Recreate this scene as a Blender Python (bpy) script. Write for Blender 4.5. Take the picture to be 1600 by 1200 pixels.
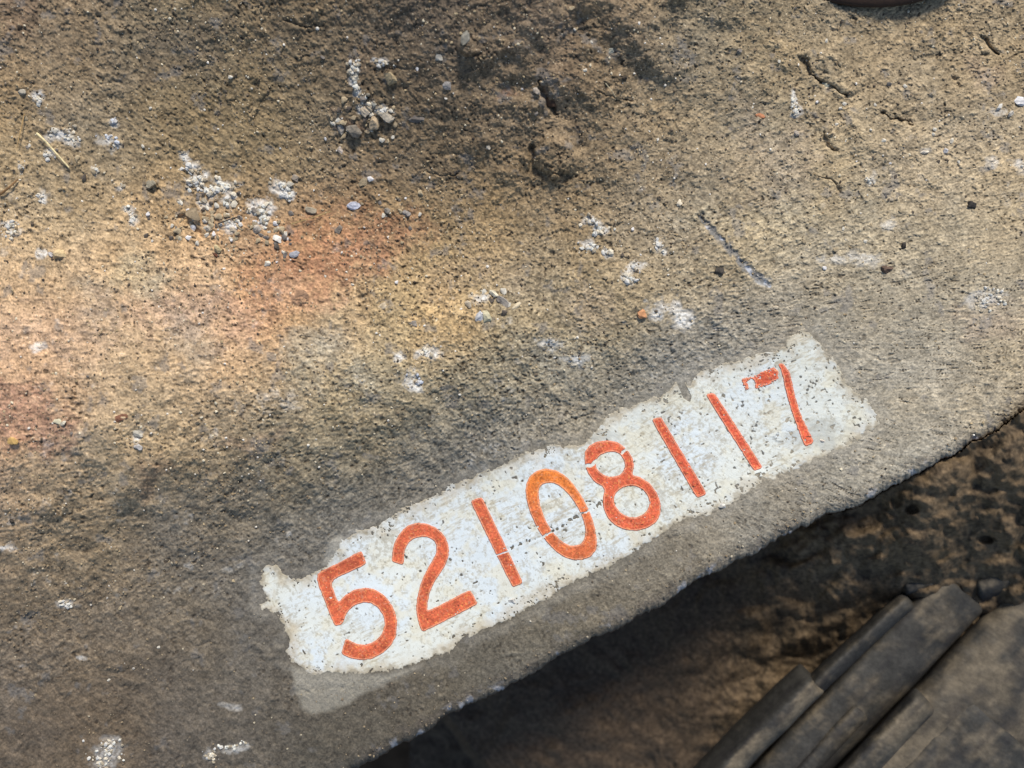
import bpy, math, random
import numpy as np

C = bpy.context.scene
for o in list(bpy.data.objects): bpy.data.objects.remove(o)

# ---------------------------------------------------------------- camera, sky, sun, exposure
S = 0.00025                       # metres per photo pixel on the casting's own level
D = 0.2889                        # camera height above that level
cam_d = bpy.data.cameras.new('camera'); cam = bpy.data.objects.new('camera', cam_d)
C.collection.objects.link(cam); C.camera = cam
cam.location = (0, 0, D); cam.rotation_euler = (0, 0, 0)
cam_d.sensor_width = 36; cam_d.lens = 26.0
cam_d.clip_start = 0.005; cam_d.clip_end = 50
cam_d.dof.use_dof = True; cam_d.dof.focus_distance = D; cam_d.dof.aperture_fstop = 6.0

SUN_EL, SUN_AZ = 42.0, 14.0       # azimuth: clockwise from +Y (top of the picture)
w = bpy.data.worlds.new('World'); C.world = w; w.use_nodes = True
nt = w.node_tree; bg = nt.nodes['Background']
sky = nt.nodes.new('ShaderNodeTexSky'); sky.sky_type = 'NISHITA'; sky.sun_disc = False
sky.sun_elevation = math.radians(SUN_EL); sky.sun_rotation = math.radians(SUN_AZ)
nt.links.new(sky.outputs[0], bg.inputs[0]); bg.inputs[1].default_value = 0.115
sd = bpy.data.lights.new('sun', 'SUN'); sun = bpy.data.objects.new('sun', sd); C.collection.objects.link(sun)
sd.energy = 3.3; sd.angle = math.radians(15); sd.color = (1.0, 0.95, 0.86)
sun.rotation_euler = (math.radians(90 - SUN_EL), 0, math.radians(180 - SUN_AZ))
C.view_settings.view_transform = 'Standard'; C.view_settings.look = 'None'
C.view_settings.gamma = 1; C.view_settings.use_curve_mapping = False
C.view_settings.exposure = 0.38

# ---------------------------------------------------------------- numeric helpers
R = np.random.RandomState(7)
TAB = R.rand(12, 512, 512).astype(np.float32)
def vn(u, v, sc, seed=0):
    """value noise -1..1, cell size sc (photo px)"""
    x = u / sc + seed * 37.17 + 1000; y = v / sc + seed * 91.7 + 1000
    xi = np.floor(x); yi = np.floor(y); fx = x - xi; fy = y - yi
    fx = fx * fx * (3 - 2 * fx); fy = fy * fy * (3 - 2 * fy)
    xi = xi.astype(np.int64) & 511; yi = yi.astype(np.int64) & 511
    x1 = (xi + 1) & 511; y1 = (yi + 1) & 511; T = TAB[seed % 12]
    return ((T[xi, yi] * (1 - fx) + T[x1, yi] * fx) * (1 - fy) + (T[xi, y1] * (1 - fx) + T[x1, y1] * fx) * fy) * 2 - 1
def fbm(u, v, sc, n=3, seed=0, g=0.5):
    a = 1.0; t = 0; s = 0
    for k in range(n):
        t = t + a * vn(u, v, sc, seed + k); s += a; a *= g; sc *= 0.5
    return t / s * 1.5
def rad(u, v, sc, seed, L):
    """grain drawn out along the direction away from the middle (lens streaks shaped into the grain)"""
    du = u - 800; dv = v - 560; r = np.sqrt(du * du + dv * dv) + 1
    du, dv = du / r, dv / r; k = np.clip(r / 800, .15, 1.1) * L; t = 0
    for q in (-1.5, -.5, .5, 1.5): t = t + vn(u + du * k * q, v + dv * k * q, sc, seed)
    return t * 0.36
def sst(a, b, x):
    t = np.clip((x - a) / (b - a), 0, 1); return t * t * (3 - 2 * t)
def lin(c):
    c = np.asarray(c, float) / 255
    return np.where(c <= .04045, c / 12.92, ((c + .055) / 1.055) ** 2.4)
def tps(pts):
    p = np.array(pts, float); n = len(p); q = p[:, :2] / 400
    d = np.sqrt(((q[:, None] - q[None]) ** 2).sum(-1)); K = d ** 2 * np.log(d + 1e-9)
    A = np.zeros((n + 3, n + 3)); A[:n, :n] = K + np.eye(n) * 0.01
    A[:n, n] = 1; A[:n, n+1:] = q; A[n, :n] = 1; A[n+1:, :n] = q.T
    b = np.zeros(n + 3); b[:n] = p[:, 2]; sol = np.linalg.solve(A, b)
    gu = np.arange(-700, 2400, 10.); gv = np.arange(-700, 2000, 10.)
    U, V = np.meshgrid(gu, gv, indexing='ij'); out = sol[n] + sol[n+1] * U / 400 + sol[n+2] * V / 400
    for i in range(n):
        d = np.sqrt((U / 400 - q[i, 0]) ** 2 + (V / 400 - q[i, 1]) ** 2); out += sol[i] * d ** 2 * np.log(d + 1e-9)
    return lambda u, v: bil(out, (u + 700) / 10, (v + 700) / 10)
def bil(T, x, y):
    x = np.clip(x, 0, T.shape[0] - 1.001); y = np.clip(y, 0, T.shape[1] - 1.001)
    i = x.astype(int); j = y.astype(int); fx = x - i; fy = y - j
    return T[i, j] * (1 - fx) * (1 - fy) + T[i+1, j] * fx * (1 - fy) + T[i, j+1] * (1 - fx) * fy + T[i+1, j+1] * fx * fy
def chaikin(p, n=1, r=.25):
    p = np.array(p, float)
    for _ in range(n):
        q = np.roll(p, -1, 0); p = np.stack([p * (1 - r) + q * r, p * r + q * (1 - r)], 1).reshape(-1, 2)
    return p
def sdf(poly, u, v):
    """distance to the outline, positive inside"""
    p = np.asarray(poly, float); q = np.roll(p, -1, 0); best = np.full(u.shape, 1e9); ins = np.zeros(u.shape, bool)
    for a, b in zip(p, q):
        d = b - a; t = np.clip(((u - a[0]) * d[0] + (v - a[1]) * d[1]) / (d @ d + 1e-9), 0, 1)
        best = np.minimum(best, (u - a[0] - t * d[0]) ** 2 + (v - a[1] - t * d[1]) ** 2)
        if a[1] != b[1]:
            ins ^= ((a[1] > v) != (b[1] > v)) & (u < (b[0] - a[0]) * (v - a[1]) / (b[1] - a[1]) + a[0])
    return np.where(ins, 1, -1) * np.sqrt(best)
def pline(pts, u, v):
    best = np.full(u.shape, 1e9)
    for a, b in zip(pts[:-1], pts[1:]):
        a = np.array(a, float); d = np.array(b, float) - a
        t = np.clip(((u - a[0]) * d[0] + (v - a[1]) * d[1]) / (d @ d), 0, 1)
        best = np.minimum(best, (u - a[0] - t * d[0]) ** 2 + (v - a[1] - t * d[1]) ** 2)
    return np.sqrt(best)
def W(u, v, h):
    """plan position (photo px) and height in mm -> metres"""
    z = h / 1000; f = S * (D - z) / D
    return (u - 800) * f, (600 - v) * f, z

# ---------------------------------------------------------------- mesh helpers
def link_mesh(name, co, faces, mat, parent=None, col=None, smooth=True):
    me = bpy.data.meshes.new(name); faces = np.asarray(faces, np.int32); k = faces.shape[1]
    me.vertices.add(len(co)); me.vertices.foreach_set('co', np.asarray(co, np.float32).ravel())
    me.loops.add(faces.size); me.loops.foreach_set('vertex_index', faces.ravel())
    me.polygons.add(len(faces)); me.polygons.foreach_set('loop_start', np.arange(0, faces.size, k, dtype=np.int32))
    me.update(calc_edges=True)
    me.polygons.foreach_set('use_smooth', np.full(len(faces), smooth, bool))
    if col is not None:
        a = me.color_attributes.new('tone', 'FLOAT_COLOR', 'POINT')
        a.data.foreach_set('color', np.concatenate([col, np.ones((len(col), 1))], 1).astype(np.float32).ravel())
    me.materials.append(mat); o = bpy.data.objects.new(name, me); C.collection.objects.link(o)
    if parent is not None: o.parent = parent
    return o
def grid_faces(nu, nv):
    i = np.arange(nu * nv).reshape(nu, nv)
    return np.stack([i[:-1, :-1], i[:-1, 1:], i[1:, 1:], i[1:, :-1]], -1).reshape(-1, 4)
def tag(o, label=None, cat=None, group=None, kind=None):
    if label: o['label'] = label
    if cat: o['category'] = cat
    if group: o['group'] = group
    if kind: o['kind'] = kind
    return o
def empty(name, loc):
    o = bpy.data.objects.new(name, None); o.empty_display_size = .01; C.collection.objects.link(o); o.location = loc; return o
def mat(name, rough=.85, spec=.3, nscale=1500, namp=.25, bump=.2, bscale=3000, color=None):
    m = bpy.data.materials.new(name); m.use_nodes = True; t = m.node_tree; n = t.nodes; l = t.links
    b = n['Principled BSDF']; b.inputs['Roughness'].default_value = rough; b.inputs['Specular IOR Level'].default_value = spec
    tc = n.new('ShaderNodeTexCoord')
    if color is None:
        a = n.new('ShaderNodeAttribute'); a.attribute_name = 'tone'; src = a.outputs['Color']
    else:
        a = n.new('ShaderNodeRGB'); a.outputs[0].default_value = (*color, 1); src = a.outputs[0]
    no = n.new('ShaderNodeTexNoise'); no.inputs['Scale'].default_value = nscale; no.inputs['Detail'].default_value = 4
    l.new(tc.outputs['Object'], no.inputs['Vector'])
    mr = n.new('ShaderNodeMapRange'); mr.inputs[1].default_value = .3; mr.inputs[2].default_value = .7
    mr.inputs[3].default_value = 1 - namp; mr.inputs[4].default_value = 1 + namp; l.new(no.outputs[0], mr.inputs[0])
    vm = n.new('ShaderNodeVectorMath'); vm.operation = 'SCALE'; l.new(src, vm.inputs[0]); l.new(mr.outputs[0], vm.inputs['Scale'])
    l.new(vm.outputs[0], b.inputs['Base Color'])
    nb = n.new('ShaderNodeTexNoise'); nb.inputs['Scale'].default_value = bscale; nb.inputs['Detail'].default_value = 3
    l.new(tc.outputs['Object'], nb.inputs['Vector'])
    bp = n.new('ShaderNodeBump'); bp.inputs['Strength'].default_value = bump; bp.inputs['Distance'].default_value = .0003
    l.new(nb.outputs[0], bp.inputs['Height']); l.new(bp.outputs[0], b.inputs['Normal'])
    return m
M_dirt = mat('caked_dirt', .9, .25, 1600, .22, .35, 2500)
M_paint = mat('worn_white_paint', .5, .4, 2500, .05, .12, 2500)
M_orange = mat('orange_number_paint', .5, .4, 3000, .18, .25, 3500)
M_low = mat('shade_toned_dirt', .85, .2, 500, .3, .5, 700)  # dirt darkened to carry part of the recess shade
M_rub = mat('dusty_rubber', .7, .3, 700, .2, .3, 1200)
M_stone = mat('stone', .85, .3, 900, .25, .5, 1200)
M_salt = mat('salt_crust', .9, .2, 1500, .15, .4, 2500)

# ---------------------------------------------------------------- number panel outline
PANEL = [(402,888),(428,880),(448,899),(464,905),(491,896),(511,884),(524,862),(533,842),(565,824),(603,816),(613,803),(655,782),(700,760),
 (735,747),(753,736),(788,725),(812,709),(860,696),(887,693),(913,693),(930,678),(945,653),(967,641),(1000,628),(1027,620),(1048,609),
 (1059,597),(1072,603),(1088,585),(1112,577),(1133,564),(1149,563),(1187,553),(1219,548),(1229,532),(1240,519),(1251,515),(1267,520),
 (1285,535),(1296,559),(1315,577),(1320,596),(1344,620),(1360,631),(1371,649),(1379,665),(1363,671),(1347,681),(1336,690),(1315,705),
 (1293,713),(1256,727),(1229,740),(1192,751),(1171,769),(1149,783),(1123,796),(1091,807),(1053,822),(1020,843),(977,872),(940,893),
 (908,907),(871,923),(839,944),(817,957),(784,976),(731,995),(699,1019),(667,1032),(624,1045),(587,1053),(528,1053),(496,1058),
 (467,1049),(459,1040),(443,1024),(451,1003),(443,973),(429,955),(405,949),(416,933),(405,917)]
gu = np.arange(340, 1440, 2.); gv = np.arange(460, 1120, 2.)
GU, GV = np.meshgrid(gu, gv, indexing='ij'); PS = sdf(chaikin(PANEL), GU, GV)
def psdf(u, v):
    o = bil(PS, (u - 340) / 2, (v - 460) / 2)
    return np.where((u < 342) | (u > 1436) | (v < 462) | (v > 1116), -60, o)

# ---------------------------------------------------------------- form of the casting (mm)
HP = [(420,920,0),(600,950,0),(800,830,0),(1000,740,0),(1200,640,0),(1350,640,0),(1500,640,0),(700,1050,0),(900,980,0),(1100,860,0),
 (1300,760,0),(550,1150,0),(400,1060,0),(200,950,1),(50,950,2),(200,1150,-4),(0,1200,-8),(-300,1300,-15),(300,1400,-10),
 (0,735,19.5),(200,720,18),(400,680,15.5),(600,625,13),(800,550,11),(1000,490,7),(1200,440,4),(1400,450,3),(1600,500,1),
 (0,890,6),(200,870,3.5),(400,830,1.5),(600,755,1.5),(700,715,1.5),(900,620,1),(1100,545,.8),
 (0,450,12.5),(300,450,11),(600,450,9),(800,420,6),(1000,380,5),(1200,300,2),(1500,300,0),
 (0,300,9),(300,300,7),(600,300,8),(800,300,8.5),(1000,250,6.5),
 (0,150,10),(300,150,10),(550,150,15),(700,150,22),(850,150,19),(1000,100,14),(1200,100,4),(1400,100,-1),(1600,100,-4),
 (0,0,14),(300,0,18),(600,0,29),(750,0,33),(900,0,29),(1100,0,14),(1300,0,3),(1600,0,-4),  # top-centre rise steepened so that its slope gives the shade there
 (-400,0,10),(-400,600,18),(-400,1000,0),(2000,0,-8),(2000,500,0),(800,-400,50),(200,-400,30),(1600,-400,0)]
HB = tps(HP)
CREV = [([(846,128),(852,150),(868,172)],5,3),([(832,232),(834,250),(850,270),(885,276)],5,3),([(1253,92),(1262,116),(1285,128),(1322,150)],3.5,2.4),
 ([(1535,58),(1545,78),(1556,86)],4,2.6),([(1288,205),(1290,230),(1305,235)],4,2),([(1375,175),(1400,186),(1425,192)],3,2),
([(1490,125),(1494,132)],6,2),([(282,338),(300,356),(312,366)],4,2),
 ([(228,290),(238,300),(250,298)],3,1.6),([(205,60),(208,80)],3,1),([(115,600),(112,625)],3,1),([(1284,276),(1305,284),(1314,300)],2.5,1.5),
 ([(580,95),(640,110)],2,.6),([(930,145),(975,155),(990,160)],2,1),([(655,270),(700,272),(720,268)],2,.8),([(450,30),(470,45),(500,40)],3,1.3)]
LUMP = [(868,245,38,2.6),(300,335,14,1.2),(565,150,60,1.2),(468,462,14,1.0),(905,580,36,.7),(460,565,30,.6),(1325,100,50,1.4),(1420,140,46,1.2),
 (1370,200,60,1.2),(1230,90,22,1),(725,70,14,3),(1500,155,40,1.2),(1040,70,60,1.3),(210,755,40,1.4),(150,690,50,1.2),(85,770,50,1.2),(1180,760,30,.4)]
SCR = [(1093,338),(1110,358),(1130,378),(1160,412),(1185,435),(1203,448)]
def form(u, v):
    ps = psdf(u, v); pm = sst(-14, 6, ps)                 # inside the painted patch
    fl = sst(-35, 35, v - (1120 - .5 * u) + fbm(u, v, 70, 2, 9) * 20) * (1 - .65 * sst(1400, 1560, u + .3 * (600 - v)))      # smoother flange to the lower right
    wob = fbm(u, v, 45, 3, 3) * 14
    rough = 1 - .62 * fl
    up = sst(-50, 50, v - (1035 - .5 * u)) * sst(200, 420, u); rough = rough * (1 - .5 * sst(-60, 60, v + .17 * u - 730)) * (1 - .5 * up)
    h = HB(u + wob, v + wob)
    h = h + (fbm(u, v, 170, 3, 1) * .8 + fbm(u, v, 42, 3, 4) * .42) * rough * (1 - .9 * pm)
    ridg = 1 - np.abs(fbm(u, v, 34, 3, 9))
    h = h + (np.abs(fbm(u + wob, v, 26, 4, 2, .6)) * .55 + ridg * .12) * rough * (1 - pm)
    patch = .45 + .55 * sst(-.35, .35, fbm(u, v, 95, 3, 6))
    g1 = vn(u, v, 7, 5) * .6 + vn(u + wob, v, 4.4, 0) * .7; g2 = rad(u, v, 3.0, 8, 3.2); g3 = vn(u, v, 2.0, 10) * .75
    g1 = g1 * (.55 + .9 * patch)
    h = h + (g1 * .19 + g2 * .20 * (.5 + .5 * patch) + g3 * .16) * (1 - .35 * fl) * (1 - .93 * pm)
    h = h + sst(.2, .7, fbm(u, v, 11, 3, 8, .7)) * .34 * (1 - .8 * fl) * (1 - pm)
    pit = sst(.55, .80, vn(u, v, 4.4, 2) * .52 + rad(u, v, 3.1, 6, 3) * .42 + .32 * fbm(u, v, 40, 3, 7) + .05 * patch) * (1 - .35 * fl)
    h = h + np.abs(fbm(u, v + wob, 38, 4, 10, .6)) * .9 * sst(760, 900, v) * (1 - pm) * sst(620, 380, u)
    stk = sst(.50, .72, rad(u, v, 2.6, 11, 6) + .25 * fbm(u, v, 50, 2, 2)) * sst(950, 1350, u) * sst(300, 480, v) * .85
    pit = np.maximum(pit, stk)
    h = h - pit * .45 * (1 - pm)
    if np.size(u) > 1:
        for pts, wd, dp in CREV:
            d = pline(pts, u + wob * .5 + g1 * 3, v + g1 * 3 + vn(u, v, 11, 3) * 4); k = wd * np.clip(.75 + .8 * vn(u, v, 13, 7), .25, 2); h = h - .75 * dp * np.exp(-(d / k) ** 2) + .35 * dp * np.exp(-((d - 2.2 * wd) / wd) ** 2) * (.3 + .5 * vn(u, v, 17, 4))
        for a, b, r, t in LUMP:
            d = np.sqrt((u - a + wob * .5) ** 2 + (v - b + wob * .4) ** 2) / r; h = h + t * sst(1.15, .55, d)
        d = pline(SCR, u + g1 * 2, v + vn(u, v, 15, 3) * 3); h = h - .55 * np.exp(-(d / 5) ** 2) + .25 * np.exp(-((d - 9) / 4) ** 2)
    return h, pm, pit, g1, g2, g3, ps, fl, wob

CP = [(80,60,136,116,92),(300,100,125,108,82),(500,60,118,100,78),(700,60,104,89,73),(900,60,118,102,84),(1150,80,132,116,92),(1400,80,146,127,100),  # upper-middle tones set darker, holding part of the shade there
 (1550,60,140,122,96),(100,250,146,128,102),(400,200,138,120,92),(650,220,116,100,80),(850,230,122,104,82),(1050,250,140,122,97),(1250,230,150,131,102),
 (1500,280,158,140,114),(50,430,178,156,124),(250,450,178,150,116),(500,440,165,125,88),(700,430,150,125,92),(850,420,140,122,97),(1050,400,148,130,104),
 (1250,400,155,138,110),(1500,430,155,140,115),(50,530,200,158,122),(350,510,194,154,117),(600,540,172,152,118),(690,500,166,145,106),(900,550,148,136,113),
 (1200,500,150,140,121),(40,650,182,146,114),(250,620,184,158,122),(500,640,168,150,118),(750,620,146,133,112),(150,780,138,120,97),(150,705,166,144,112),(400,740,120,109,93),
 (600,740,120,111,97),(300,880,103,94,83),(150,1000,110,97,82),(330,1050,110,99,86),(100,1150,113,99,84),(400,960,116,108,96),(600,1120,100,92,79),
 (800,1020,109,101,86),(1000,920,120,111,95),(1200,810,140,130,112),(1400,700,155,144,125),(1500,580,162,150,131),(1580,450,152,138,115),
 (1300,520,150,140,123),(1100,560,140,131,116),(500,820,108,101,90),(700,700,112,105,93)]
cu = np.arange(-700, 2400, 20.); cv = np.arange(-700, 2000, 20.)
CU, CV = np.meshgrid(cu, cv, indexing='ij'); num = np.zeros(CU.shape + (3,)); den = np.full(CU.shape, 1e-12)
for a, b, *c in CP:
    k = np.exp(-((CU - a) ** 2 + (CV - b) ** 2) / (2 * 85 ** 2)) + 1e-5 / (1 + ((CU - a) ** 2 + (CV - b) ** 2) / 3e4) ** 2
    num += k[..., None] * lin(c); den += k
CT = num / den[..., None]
STAIN = [  # u, v, ru, rv, tilt, colour, strength
 (520,395,130,50,-14,(196,112,62),.85),(430,470,110,40,-5,(206,132,84),.8),(265,490,130,48,8,(208,148,106),.65),(60,520,140,60,0,(210,154,112),.55),
 (25,640,90,60,20,(196,118,80),.8),(690,500,75,60,-20,(210,158,88),.75),(760,385,80,45,20,(190,148,92),.55),(700,440,70,35,0,(196,150,98),.5),
 (215,435,50,45,30,(190,170,126),.7),(1210,255,90,70,30,(176,140,100),.55),(1125,360,45,22,25,(196,165,112),.6),(1060,350,40,22,35,(196,165,118),.7),
 (1200,345,60,25,-15,(192,162,110),.5),(860,60,50,130,-10,(128,100,78),.5),(300,70,120,50,-25,(128,100,72),.5),(570,95,60,30,-20,(136,102,72),.5),
 (545,190,30,16,20,(140,92,64),.7),(1540,110,30,25,0,(176,138,108),.5),(1550,510,60,35,0,(170,135,105),.5),(230,745,35,35,20,(150,104,74),.6),
 (795,148,14,10,0,(160,95,60),.8),(380,690,60,20,-10,(165,120,92),.5),(75,690,40,30,0,(178,118,84),.6),(300,540,40,60,0,(150,138,118),.6),
 (155,465,35,60,0,(160,146,122),.5),(490,555,60,35,-10,(164,160,140),.55),(920,480,50,40,0,(168,142,114),.6),(880,560,60,50,0,(150,145,130),.4),
 (560,590,45,30,0,(158,150,128),.5),(800,440,60,18,20,(176,140,96),.5),(1380,250,60,40,0,(170,142,104),.4),(20,20,60,60,0,(120,84,62),.6)]
WHITE = [(555,103,9,12),(552,118,8,12),(600,100,14,5),(563,143,9,9),(572,165,14,8),(600,172,14,8),(300,262,11,9),(288,248,9,10),(308,283,16,14),
 (330,300,18,12),(350,290,16,13),(322,315,12,10),(360,312,14,12),(405,330,18,12),(412,345,10,14),(440,292,14,14),(448,305,10,8),(360,355,16,8),
 (95,208,22,10),(110,218,14,10),(78,240,9,8),(170,215,12,7),(178,222,8,10),(177,190,6,5),(33,265,7,12),(150,265,5,8),(62,305,6,8),(15,352,14,6),
 (20,365,12,7),(197,325,10,10),(207,343,8,10),(185,290,10,6),(60,155,10,8),(60,402,6,6),(70,398,5,5),(925,348,14,12),(938,362,14,8),(918,388,16,7),(948,395,10,6),
 (992,418,12,10),(985,435,10,12),(1028,382,7,9),(1035,392,6,5),(1025,490,14,12),(645,588,14,14),(655,602,14,8),(670,548,14,8),(628,555,8,8),
 (1240,160,4,14),(1243,175,7,7),(1358,282,10,9),(1390,345,12,8),(1350,400,25,10),(1300,405,20,8),(1540,470,25,18),(1556,462,14,12),(1590,262,12,10),
 (1555,172,14,6),(1555,255,16,10),(1450,238,8,4),(862,530,16,8),(895,560,18,10),(170,1170,26,16),(155,1190,20,12),(370,1167,22,7),(330,1180,12,8),
 (100,945,16,6),(130,1028,10,4),(362,1108,10,4),(1040,480,20,14),(1070,500,20,12),(1192,438,12,8),(865,535,10,10),(60,545,14,10),(215,680,8,8),
 (10,860,20,6),(755,470,16,8)]
def colour(u, v, F):
    h, pm, pit, g1, g2, g3, ps, fl, wob = F
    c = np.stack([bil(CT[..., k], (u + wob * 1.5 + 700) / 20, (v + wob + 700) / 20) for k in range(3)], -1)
    n1 = fbm(u, v, 60, 4, 3, .65); n2 = fbm(u, v, 18, 3, 6, .7); n3 = fbm(u, v, 8, 3, 2, .8)
    wu = u + fbm(u, v, 50, 3, 8) * 22; wv = v + fbm(u, v, 50, 3, 11) * 22
    for a, b, ru, rv, tl, cc, st in STAIN:
        t = math.radians(tl); x = (wu - a) * math.cos(t) + (wv - b) * math.sin(t); y = -(wu - a) * math.sin(t) + (wv - b) * math.cos(t)
        m = st * .82 * sst(1.3, .3, np.sqrt((x / ru) ** 2 + (y / rv) ** 2) + n2 * .38 + n1 * .25) * (.72 + .28 * sst(-.3, .3, n3))
        q = np.array(cc, float); q = q + (q.mean() - q) * .40; c = c * (1 - m[..., None]) + lin(q) * m[..., None]
    # dust lighter / damp darker mottling, warm and cool
    c = c * (1 + .11 * n1 + .15 * n2)[..., None]
    warm = fbm(u, v, 130, 4, 5); c = c * np.stack([1 + .07 * warm, 1 + .01 * warm, 1 - .10 * warm], -1)
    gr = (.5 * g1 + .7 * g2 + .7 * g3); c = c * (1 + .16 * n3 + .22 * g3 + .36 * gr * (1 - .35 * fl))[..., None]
    # grey exposed metal flecks
    m = .5 * sst(.42, .75, fbm(u, v, 30, 4, 10, .7)); c = c * (1 - m[..., None]) + lin((118,114,112)) * m[..., None]
    m = pit * .66; c = c * (1 - m[..., None]) + lin((48,38,30)) * m[..., None]
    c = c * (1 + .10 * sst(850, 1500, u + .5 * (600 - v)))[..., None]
    gm = c.mean(-1, keepdims=True); c = (gm + (c - gm) * .95) * np.array([1.0, 1.0, .955])
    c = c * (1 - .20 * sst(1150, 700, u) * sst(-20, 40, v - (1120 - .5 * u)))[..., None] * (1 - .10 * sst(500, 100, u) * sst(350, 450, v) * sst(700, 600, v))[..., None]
    fs = sst(.50, .66, vn(u, v, 3.1, 1) * .6 + vn(u, v, 2.2, 3) * .45) * .5 * (1 - .5 * fl); c = c * (1 - fs[..., None]) + lin((52,42,34)) * fs[..., None]
    flm = sst(-20, 40, v - (1120 - .5 * u)); c = c * (1 - flm[..., None] * np.array([0, .012, .02]))
    up = (.36 * sst(-50, 50, v - (1035 - .5 * u)) * sst(200, 420, u) * sst(1400, 1200, u))[..., None]; gy = c.mean(-1, keepdims=True) * np.array([1.09, 1.0, .86]); c = c * (1 - up) + gy * up
    # salt bloom
    sm = np.zeros(u.shape)
    for a, b, ru, rv in WHITE:
        sm = np.maximum(sm, sst(1.35, .35, np.sqrt(((wu * .3 + u * .7 - a) / ru) ** 2 + ((wv * .3 + v * .7 - b) / rv) ** 2) + n2 * .75 + n3 * .35 + g2 * .3))
    sm = sm * (1 - .45 * sst(880, 920, v)) * (1 - .4 * sst(1230, 1300, u)); sm = np.maximum(sm, .28 * sst(.62, .95, fbm(u, v, 38, 4, 1, .75)) * sst(150, 500, v) * (1 - fl))
    sm = sm * (.42 + .5 * sst(-.5, .35, n3 + g2 * .8)); c = c * (1 - sm[..., None]) + lin((216,212,204)) * sm[..., None]
    # glints painted in as small bright specks
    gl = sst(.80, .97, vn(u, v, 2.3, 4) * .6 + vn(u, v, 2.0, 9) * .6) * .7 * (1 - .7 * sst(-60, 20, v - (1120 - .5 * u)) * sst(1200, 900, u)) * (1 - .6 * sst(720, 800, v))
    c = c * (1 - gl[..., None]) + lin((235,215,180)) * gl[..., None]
    d = pline(SCR, u + g1 * 2, v + vn(u, v, 15, 3) * 3); m = .75 * sst(9, 3, d + g1 * 4 + n2 * 3 + 7 * sst(1150, 1090, u) * .6); c = c * (1 - m[..., None]) + lin((106,108,110)) * m[..., None]
    m = .6 * sst(3, 1, np.abs(d - 1.5) + g2 * 2 + .5) * sst(.0, .3, vn(u, v, 14, 2)); c = c * (1 - m[..., None]) + lin((190,195,205)) * m[..., None]  # highlight on the scratch, painted into the colour
    # old thin paint film left under the grime, below and around the patch
    film = sdf([(452,1040),(600,1052),(680,1030),(640,1052),(560,1092),(520,1112),(488,1120),(468,1108),(458,1078)], u, v) if np.size(u) > 1 else -50
    m = .62 * sst(-3, 9, film + n2 * 3); c = c * (1 - m[..., None]) + lin((150,144,130)) * m[..., None]
    film2 = sdf([(503,884),(509,852),(533,838),(552,850),(545,872),(520,886)], u, v)
    m = .6 * sst(-4, 5, film2 + n2 * 4); c = c * (1 - m[..., None]) + lin((165,160,148)) * m[..., None]
    m = .35 * sst(-26, 2, ps + n2 * 9) * (1 - pm); c = c * (1 - m[..., None]) + lin((158,152,140)) * m[..., None]
    # fine grey road film on the flange evens its colour
    return np.clip(c, .004, .85)

def edge(u):
    xs = [-700,300,550,640,740,900,1000,1090,1200,1330,1400,1500,1560,1600,2100,2400]
    ys = [1760,1330,1203,1158,1096,1010,960,905,850,790,748,702,668,640,380,250]
    e = np.interp(u, xs, ys)
    return e + fbm(u, u * 0 + 3, 60, 2, 2) * 5 + fbm(u, u * 0 + 9, 14, 4, 5, .7) * 4.5

# ================================================================= machine frame (casting + painted panel + digits)
root = empty('machine_casting', (0, 0, 0))
tag(root, 'dirt-caked rusty cast metal face with a straight lower edge and a white number patch', 'machine part')
uu = np.concatenate([np.linspace(-600, -25, 60), np.arange(-20, 1621, 1.25), np.linspace(1626, 2300, 60)])
tt = np.concatenate([np.linspace(0, .17, 50)[:-1], np.linspace(.17, 1, 1080)])
E = edge(uu)
U = np.repeat(uu[:, None], len(tt), 1)
top0 = -600.
V = np.where(tt[None] <= .17, top0 + (0 - 10 - top0) * tt[None] / .17, -10 + (E[:, None] + 10) * (tt[None] - .17) / .83)
F = form(U, V); H = F[0]
dE = (E[:, None] - V); H = H - 2.2 * np.exp(-np.clip(dE, 0, 99) / 6.0) + (fbm(U, V, 7, 3, 2, .7) * .5 + fbm(U, V, 30, 2, 5) * .7) * np.exp(-np.clip(dE, 0, 99) / 16.) - .5 * np.exp(-np.clip(dE, 0, 99) / 14.)
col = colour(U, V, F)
ed = sst(26, 2, dE + fbm(U, V, 16, 3, 7) * 14)            # darker grey-brown chipped lip of the edge
c2 = lin((92,84,76)) * (1 + .5 * fbm(U, V, 6, 2, 3))[..., None]; col = col * (1 - .45 * ed[..., None]) + c2 * .45 * ed[..., None]
chip = sst(.45, .7, fbm(U, V, 24, 3, 9)) * sst(16, 3, dE) * .6
col = col * (1 - chip[..., None]) + lin((172,172,176)) * chip[..., None]
# side of the flange, turned down and under
side = [(2,-4.5),(2,-9),(0,-16),(-3,-26),(-30,-30),(-160,-34)]
Ux = U[:, -1:]; ex = []
for dv, dh in side:
    ve = E[:, None] + dv + fbm(Ux, Ux * 0 + dh * 9, 9, 2, 4) * 1.2; ex.append((Ux, ve, H[:, -1:] + dh + 2.2))
U2 = np.concatenate([U] + [e[0] for e in ex], 1); V2 = np.concatenate([V] + [e[1] for e in ex], 1); H2 = np.concatenate([H] + [e[2] for e in ex], 1)
col = np.concatenate([col] + [np.broadcast_to(lin((88,70,56)), (len(uu), 1, 3))] * len(side), 1)
x, y, z = W(U2, V2, H2)
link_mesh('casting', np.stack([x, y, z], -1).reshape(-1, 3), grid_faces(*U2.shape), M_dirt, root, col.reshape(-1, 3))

def base_h(u, v):
    F = form(u, v); return F[0]
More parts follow.
